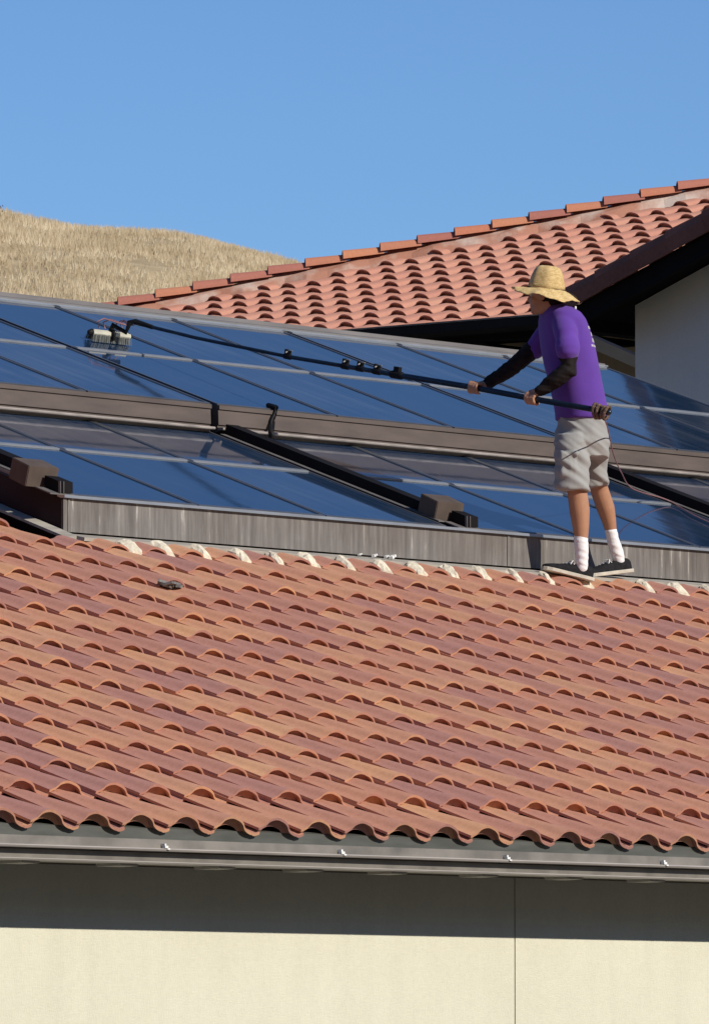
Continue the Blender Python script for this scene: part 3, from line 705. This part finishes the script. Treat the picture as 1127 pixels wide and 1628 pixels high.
for s in (-1, 1):
    blob(HP(-.008, s*.078, -.012), (fr, sd, hz), (.018, .010, .031)); blob(HP(.055, s*.042, -.03), AX, (.024, .020, .022))
g.tube([HP(-.02, 0, -.05), J(884, 492, .11), J(890, 510, .12)], [.060, .060, .066], 16)
# torso core
g.loft([ring(888, 494, .12, .07, .12), ring(895, 515, .12, .105, .17), ring(903, 560, .12, .12, .165), ring(915, 620, .12, .115, .15), ring(924, 665, .12, .115, .155), ring(925, 715, .12, .12, .16)])
# legs
g.tube([J(909, 705, .03), J(913, 750, .0), J(917, 782, -.01), J(921, 812, .0), J(923, 840, .0), J(924, 868, .0), J(924, 893, .004)], [.070, .062, .057, .059, .047, .033, .028], 18)
g.tube([J(940, 705, .20), J(948, 745, .28), J(955, 777, .34), J(966, 808, .38), J(971.5, 828, .40), J(976, 850, .42), J(988, 893, .46)], [.066, .058, .053, .053, .042, .031, .034], 18)
# arms
ARM_N = [(898, 512, -.04), (900, 545, -.09), (903, 588, -.12), (880, 606, -.10), (857, 622, -.075)]
ARM_F = [(875, 516, .30), (851, 550, .33), (815, 583, .33), (793, 598, .31), (775, 608.5, .29)]
g.tube([J(*p) for p in ARM_N], [.040, .040, .038, .036, .029], 16)
g.tube([J(*p) for p in ARM_F], [.038, .038, .036, .034, .028], 16)
# hands closed on the pole
def hand(px, wrist, side, span=.082):
    c, t = polept(px); wv = (wrist-c); wv = (wv-t*wv.dot(t)); up = wv.normalized(); nx = t.cross(up).normalized()
    if nx.dot(FV) > 0: nx = -nx                  # nx points to the camera
    # palm and back of the hand lie over the pole
    for q in range(4):
        o = t*((q-1.5)*span/4.2)
        g.tube([wrist.lerp(c+up*.03, .25)+o*.5, c+up*.034+o*.9-nx*.004*side, c+up*.026+nx*.014*side+o], [.021, .017, .0125], 9)
        ln = (.92, 1.0, .96, .78)[q] if side > 0 else (.78, .96, 1.0, .92)[q]
        pts = []; R_ = .0285
        for k in range(8):
            a = math.radians(62-k*36*ln); pts.append(c+o*1.05+(nx*side)*math.cos(a)*R_*1.05+up*math.sin(a)*R_+t*.004*math.sin(k))
        g.tube(pts, [.0115, .0112, .0105, .0112, .0098, .0100, .0085, .0076], 8)
    th = []
    for k in range(6):
        a = math.radians(95+k*34); th.append(c-t*.0+t*(.040-.002*k)+(nx*side)*math.cos(a)*.030+up*math.sin(a)*.030)
    g.tube([wrist.lerp(c, .45)+t*.012]+th, [.018, .015, .0135, .0125, .0125, .0115, .010], 9)
hand(846, J(857, 622, -.075), 1); hand(757, J(775, 608.5, .29), 1)
body = g.build('body', M['skin'], man); remesh(body, .0058, 3)
# eyes and hair
g = MB()
for s in (-1, 1): g.tube([HP(.079, s*.030, .004), HP(.081, s*.030, .004)], .0085, 8)
g.build('eyes', M['white'], man, smooth=True)
g = MB(); blob(HP(-.022, 0, .008), AX, (.082, .080, .078)); blob(HP(-.058, 0, -.035), AX, (.048, .062, .052)); g.build('hair', M['hair'], man, smooth=True)
# t-shirt
def folds(amp, sc, seed, dirv):
    def f(co, nn):
        p = co-M0; q = Vector((p.dot(RV), p.dot(Fh), p.z))
        s = q.x*dirv[0]+q.z*dirv[1]; a = noise.noise(Vector((s*sc, (q.x*dirv[1]-q.z*dirv[0])*sc*.28+q.y*2, seed)))
        b = noise.noise(Vector((s*sc*2.3, q.z*6, seed+9)))
        ridge = 1-abs(a)*2.2
        k_ = max(0.0, min(1.0, (q.z-0.93)/0.10)) if seed == 3 else 1.0
        return co+nn*(amp*(ridge*.9+b*.9)-amp*.3)*k_
    return f
g = MB()
g.loft([ring(884, 483, .11, .058, .066, 10), ring(887, 489, .115, .082, .11), ring(891, 497, .12, .106, .165), ring(894, 508, .12, .122, .192), ring(897, 522, .12, .133, .195),
        ring(903, 550, .12, .147, .188), ring(909, 580, .12, .149, .180), ring(916, 610, .12, .145, .176), ring(922, 638, .12, .145, .176), ring(925.5, 655, .12, .146, .178), ring(926, 668, .12, .146, .178)])
def sleeve(pts, rad):
    g.tube([J(*p) for p in pts], rad, 20)
sleeve([(891, 506, .03), (896, 518, -.03), (899, 532, -.08), (900.5, 546, -.105), (901, 556, -.118)], [.064, .067, .069, .071, .073])
sleeve([(882, 510, .27), (868, 530, .31), (853, 553, .33)], [.055, .060, .060])
sh = g.build('t_shirt', M['shirt'], man); remesh(sh, .0075, 9, folds(.021, 9, 3, (.87, .45)))
# shorts
g = MB()
g.loft([ring(925, 658, .12, .126, .155, 10), ring(925, 682, .12, .144, .168, 10), ring(925, 705, .12, .152, .175, 8), ring(925, 728, .14, .150, .178, 8)])
g.loft([ring(908, 690, .04, .09, .11, 0, 30), ring(909, 715, .01, .093, .098, 0, 30), ring(909, 730, .0, .094, .090, 0, 30), ring(909.5, 760, -.01, .097, .092, 0, 30), ring(910, 779, -.01, .099, .094, 0, 30, tilt=-.06)])
g.loft([ring(938, 690, .18, .09, .12, 0, 30), ring(940, 715, .23, .092, .12, 0, 30), ring(942, 740, .28, .092, .115, 0, 30), ring(943, 757, .31, .089, .11, 0, 30), ring(944, 774.5, .33, .085, .10, 0, 30, tilt=.04)])
g.obox(J(903, 742, -.088), RV, FV, UV, .042, .014, .055); g.obox(J(903, 722, -.090), RV, FV, UV, .046, .017, .013)
g.obox(J(962, 752, .30), RV, FV, UV, .020, .05, .05)
sho = g.build('shorts', M['shorts'], man); remesh(sho, .0075, 3, folds(.015, 13, 7, (.6, .8)))
# black arm sleeves
for nm, A, R_ in (('n', [(900, 548, -.09), (902, 570, -.11), (903, 588, -.12), (880, 606, -.10), (859, 621, -.078)], [.057, .056, .055, .047, .037]), ('f', [(856, 546, .33), (835, 566, .33), (815, 583, .33), (793, 598, .31), (777, 607.5, .292)], [.052, .050, .046, .041, .036])):
    g = MB(); g.tube([J(*p) for p in A], R_, 18)
    o = g.build('arm_sleeve', M['sleeve'], man); remesh(o, .007, 2, folds(.004, 26, 5, (.2, 1)))
# socks
for pts, rr in (([(922.7, 853, 0), (924, 875, 0), (924.5, 893, 0.004), (924.5, 903, .005)], [.0405, .040, .037, .034]), ([(974.5, 844, .41), (979, 862, .425), (985, 880, .445), (988, 893, .455)], [.035, .036, .038, .034])):
    g = MB(); g.tube([J(*p) for p in pts], rr, 18)
    o = g.build('sock', M['sock'], man); remesh(o, .006, 2, folds(.0022, 26, 2, (.3, 1)))
# shoes: upper, sole and laces
def shoe(heel, toe):
    ax = (toe-heel); Ls = ax.length; ax.normalize(); sdv = ax.cross(ZV).normalized(); up = sdv.cross(ax).normalized()
    prof = [(0.0, .026, .018, .060), (.05, .038, .0, .070), (.2, .043, 0, .068), (.38, .043, 0, .062), (.55, .045, 0, .055), (.7, .049, 0, .043), (.85, .047, 0, .034), (.95, .034, 0, .026), (1.0, .016, 0, .018)]
    g = MB(); rings = []
    for s, hw, z0, h in prof:
        c = heel+ax*(s*Ls)+up*.016
        rings.append([c+sdv*hw*math.copysign(abs(math.cos(t))**.8, math.cos(t))+up*(h*max(0, math.sin(t))**.75 if math.sin(t) > 0 else -.004) for t in [2*math.pi*k/20 for k in range(20)]])
    g.loft(rings); sh_ = g.build('shoe', M['shoe'], man, smooth=True, fixn=True)
    g = MB(); rings = []
    for s, hw, z0, h in prof:
        c = heel+ax*(s*Ls*1.03-.008); hw2 = hw+.006
        rings.append([c+sdv*hw2*x+up*z for x, z in ((-1, .003), (-1, .019), (-.93, .022), (.93, .022), (1, .019), (1, .003), (.93, .0), (-.93, .0))])
    g.loft(rings); g.build('sole', M['sole'], sh_, fixn=True)
    g = MB()
    for k in range(5):
        s = .42+k*.065; c = heel+ax*(s*Ls)+up*(.022+.060-.03*max(0, (s-.42))/.3)
        g.tube([c-sdv*.024-up*.010, c+up*.003, c+sdv*.024-up*.010+ax*.008], .0032, 6)
    for a in (-1, 1): g.tube([heel+ax*(.42*Ls)+up*.088, heel+ax*(.46*Ls)+up*.090+sdv*a*.025, heel+ax*(.50*Ls)+up*.070+sdv*a*.035], .003, 6)
    g.build('laces', M['lace'], sh_, smooth=True)
shoe(J(939, 925, .035), J(861, 906, -.055))
shoe(J(1006, 911.5, .50), J(930, 920, .31))
# straw hat
hat_o = J(869, 459, .10)
ha = (ZV+RV*.10-Fh*.03).normalized(); hr = (RV-ha*RV.dot(ha)).normalized(); hf = ha.cross(hr).normalized()
if hf.dot(Fh) < 0: hf = -hf
NB = 64
def hpt(ang, r, z, sq=0.86): return hat_o+hr*math.cos(ang)*r+hf*math.sin(ang)*r*sq+ha*z
g = MB(); rings = []
def crown(r, z, th=0): return [hpt(2*math.pi*k/NB, r+.002*math.sin(7*2*math.pi*k/NB), z) for k in range(NB)]
outer = [(.108, -.006), (.105, .02), (.098, .05), (.090, .08), (.080, .105), (.067, .124), (.050, .133), (.026, .134), (.006, .131)]
rings = [crown(r, z) for r, z in outer]
g.loft(rings, cap=True); g.build('hat_crown', M['straw'], man, smooth=True)
g = MB(); top = []
def droop(a, q):   # a: angle, 0 = back (screen right), pi = front, -pi/2 = towards the camera
    base = .032+.026*(-math.sin(a))*1.0+.018*math.cos(a)
    return base*q**1.4+.008*math.sin(5*a+1)*q+.004*math.sin(11*a)*q
for q in [0, .15, .3, .45, .6, .75, .88, 1.0]:
    top.append([hpt(2*math.pi*k/NB, (.100+.094*q)*(1+.02*q*math.sin(3*2*math.pi*k/NB))+(.011*math.sin(k*2.9)*math.cos(k*1.3) if q == 1.0 else 0), -droop(2*math.pi*k/NB, q)*1.0, .86+.10*q) for k in range(NB)])
bot = [[p-ha*.005 for p in r] for r in top[::-1]]
g.loft(top+bot, cap=False); n_ = NB
br = g.build('hat_brim', M['straw'], man, smooth=True, fixn=True)
g = MB()
g.tube([hpt(math.radians(a), .106, .006+.012*math.sin(math.radians(a*1.0)), .88) for a in range(-200, 20, 15)], .0032, 6)
g.tube([hpt(0.1, .105, .0), hpt(-.15, .14, -.012, .9), hpt(-.12, .175, -.030, .95), hpt(-.1, .180, -.05, .95), hpt(-.1, .176, -.09)], .003, 6)
g.build('chin_cord', M['straw_band'], man, smooth=True)
g = MB(); g.tube([hpt(-.1, .176, -.088), hpt(-.1, .176, -.098)], .007, 8); g.build('cord_bead', M['white'], man, smooth=True)
# faded white lettering on the back of the shirt
dg = bpy.context.evaluated_depsgraph_get(); sh_me = sh.data
bvh = BVHTree.FromPolygons([v.co+M0 for v in sh_me.vertices], [tuple(p.vertices) for p in sh_me.polygons])
bk = (RV*.93-Fh*.30).normalized(); g = MB(); pr = random.Random(4)
sdb = bk.cross(ZV).normalized()
for row, (y, hh) in enumerate(((523, .018), (533, .026), (543, .026), (552, .014))):
    x = -.075+pr.uniform(0, .02)
    while x < .06+pr.uniform(-.02, .02):
        wl = pr.uniform(.010, .022)
        for seg_ in range(2):
            o_ = J(903, y, .12)+sdb*(x+(wl*.6 if seg_ else 0))+bk*.5
            def hit(a, b):
                h = bvh.ray_cast(o_+sdb*a+ZV*b, -bk); return (h[0]+h[1]*.0016) if h[0] is not None else None
            wq = wl*.32; pts = [hit(0, -hh/2*pr.uniform(.5, 1)), hit(wq, -hh/2), hit(wq, hh/2), hit(0, hh/2*pr.uniform(.5, 1))]
            if all(p is not None for p in pts): g.quad(*pts)
        x += wl+.005
g.build('shirt_print', M['white'], man)

# ------------------------------------------------------------------ water-fed pole with brush
pole = thing('cleaning_pole', tuple(PP[0]), 'long dark telescopic pole held by the man, its brush on the upper panels', 'cleaning pole')
secs = [(963, 640, .0175), (640, 556, .0150), (556, 455, .0128), (455, 196, .0112)]
for a, b, r in secs:
    xs = [a]+[x for x in (845, 755, 632, 455, 300, 215) if b < x < a]+[b]
    g = MB(); g.tube([polept(x)[0] for x in xs], r, 12); g.build('pole_section', M['carbon'], pole, smooth=True)
def clamp(x, r, col='alu', s=1.0):
    c, t = polept(x); up = (ZV-t*ZV.dot(t)).normalized(); nx = t.cross(up)
    g = MB(); g.tube([c-t*.022*s, c+t*.022*s], r, 12); g.obox(c+up*(r+.008), t, nx, up, .018*s, .009, .012*s); g.obox(c+up*(r+.012)+t*.016, t, nx, up, .004, .013, .014*s)
    cl = g.build('clamp', M['black' if col == 'black' else 'black'], pole)
    g = MB(); g.tube([c+up*(r+.006)-nx*.020, c+up*(r+.016), c+up*(r+.006)+nx*.020], .0055, 8); g.tube([c+up*(r+.018)+t*.006, c+up*(r+.020)-t*.030], .005, 8); g.build('lever', M['alu'], cl, smooth=True)
for x, r in ((454, .017), (549, .019), (573, .018), (600, .019)): clamp(x, r)
c, t = polept(632); up = (ZV-t*ZV.dot(t)).normalized(); g = MB(); g.tube([c-t*.035, c+t*.035], .024, 12); g.obox(c+up*.034, t, t.cross(up), up, .02, .014, .014); g.build('clamp', M['black'], pole)
# gooseneck and brush head resting on the glass
bc = Vector((6.99, 8.40, P2(8.40)))
tip = PP[-1]
g = MB(); g.tube([polept(225)[0], tip+ZV*.012, tip-RV*.035+ZV*.006, J(180, 512, 2.36), bc+EN*.11+RV*.00, bc+EN*.07], [.014, .016, .017, .015, .014, .016], 12); g.build('gooseneck', M['black'], pole, smooth=True)
g = MB(); bx = (EX*.99+ES*-.03).normalized(); bn = EN; bs = bn.cross(bx).normalized()
prof = [(-.024, -.010), (-.027, .0), (-.021, .015), (0, .021), (.021, .015), (.027, .0), (.024, -.010)]
g.prism(prof, bc+bn*.050-bx*.155, bc+bn*.050+bx*.155, bs, bn); hd_ = g.build('brush_block', M['brushbar'], pole, fixn=True)
for a in (-1, 1):
    g = MB(); g.tube([bc+bn*.050+bx*a*.150, bc+bn*.049+bx*a*.168], [.023, .017], 10); g.build('end_cap', M['black'], hd_, smooth=True)
g = MB(); g.tube([bc+bn*.090+bs*.0, bc+bn*.064+bs*-.036, bc+bn*.030+bs*-.038], .012, 8); g.build('bracket', M['black'], hd_, smooth=True)
g = MB(); br_ = random.Random(8)
for k in range(900):
    a = br_.uniform(-.155, .155); b = br_.uniform(-.03, .03); p = bc+bx*a+bs*b+bn*.046; q = bc+bx*(a*1.04+br_.uniform(-.004, .004))+bs*(b*1.5)+bn*.002
    s = bx*.0016; g.add([p-s, p+s, q+s*.7, q-s*.7], [(0, 1, 2, 3)])
g.build('bristles', M['bristle'], hd_)
for a, b in ((-.10, .06), (-.05, .05), (.06, .05), (.10, .065)):
    g = MB(); s0 = bc+bn*.082+bx*a; s2 = tip-ZV*.012+RV*(-.03+a*.2)
    g.tube([s0, s0+bn*.03+bs*.03, s0.lerp(s2, .5)+bs*b*1.2+bx*a*.2+bn*.03, s0.lerp(s2, .8)+bn*.01, s2], .0042, 6); g.build('jet_hose', M['redhose'], pole, smooth=True)

# hose: hand-wound coil at the pole's butt, then trailing over the panels
g = MB(); c, t = polept(952); up = (ZV-t*ZV.dot(t)).normalized(); nx = t.cross(up)
hr_ = random.Random(6)
for k in range(4):
    o = c+t*(-.042+k*.027)*-1; pts = []; sc_ = hr_.uniform(.82, 1.06); tw = hr_.uniform(-.3, .3)
    for q in range(15):
        a = 2*math.pi*q/14; pts.append(o+up*(math.sin(a)*.040*sc_-.006)+nx*math.cos(a)*.031*sc_+t*(.010*math.sin(a+k)+tw*.03*math.cos(a)))
    g.tube(pts, .0098, 8)
g.build('x', M['hose']); coil = bpy.data.objects['x']; coil.name = 'hose_coil'; coil.data.name = 'hose_coil'
hose = thing('water_hose', tuple(c), 'thin brown hose coiled at the pole butt, trailing right across the panels', 'hose')
coil.location = -c; coil.parent = hose; coil.location = Vector((0, 0, 0))-Vector(c)
g = MB()
pts = [c-up*.035, J(959, 672, -.34), J(968, 692, .0), J(980, 722, .5), J(1000, 750, 1.2), J(1028, 775, 2.1), Vector((9.60, 6.18, P1(6.18)+.022)), Vector((9.50, 5.9, P1(5.9)+.012)), Vector((9.46, 5.7, P1(5.7)+.012)), Vector((9.50, 5.55, P1(5.55)+.012)), Vector((9.85, 5.42, P1(5.42)+.012)), Vector((10.6, 5.4, P1(5.4)+.012)), Vector((11.8, 5.35, P1(5.35)+.012))]
fine = []
for i in range(len(pts)-1):
    p0 = pts[max(i-1, 0)]; p1_ = pts[i]; p2_ = pts[i+1]; p3 = pts[min(i+2, len(pts)-1)]
    for q in range(6):
        u = q/6; fine.append(.5*((2*p1_)+(p2_-p0)*u+(2*p0-5*p1_+4*p2_-p3)*u*u+(3*p1_-p0-3*p2_+p3)*u**3))
fine.append(pts[-1])
g.tube(fine, .0036, 8); g.build('hose_line', M['redhose'], hose, smooth=True)
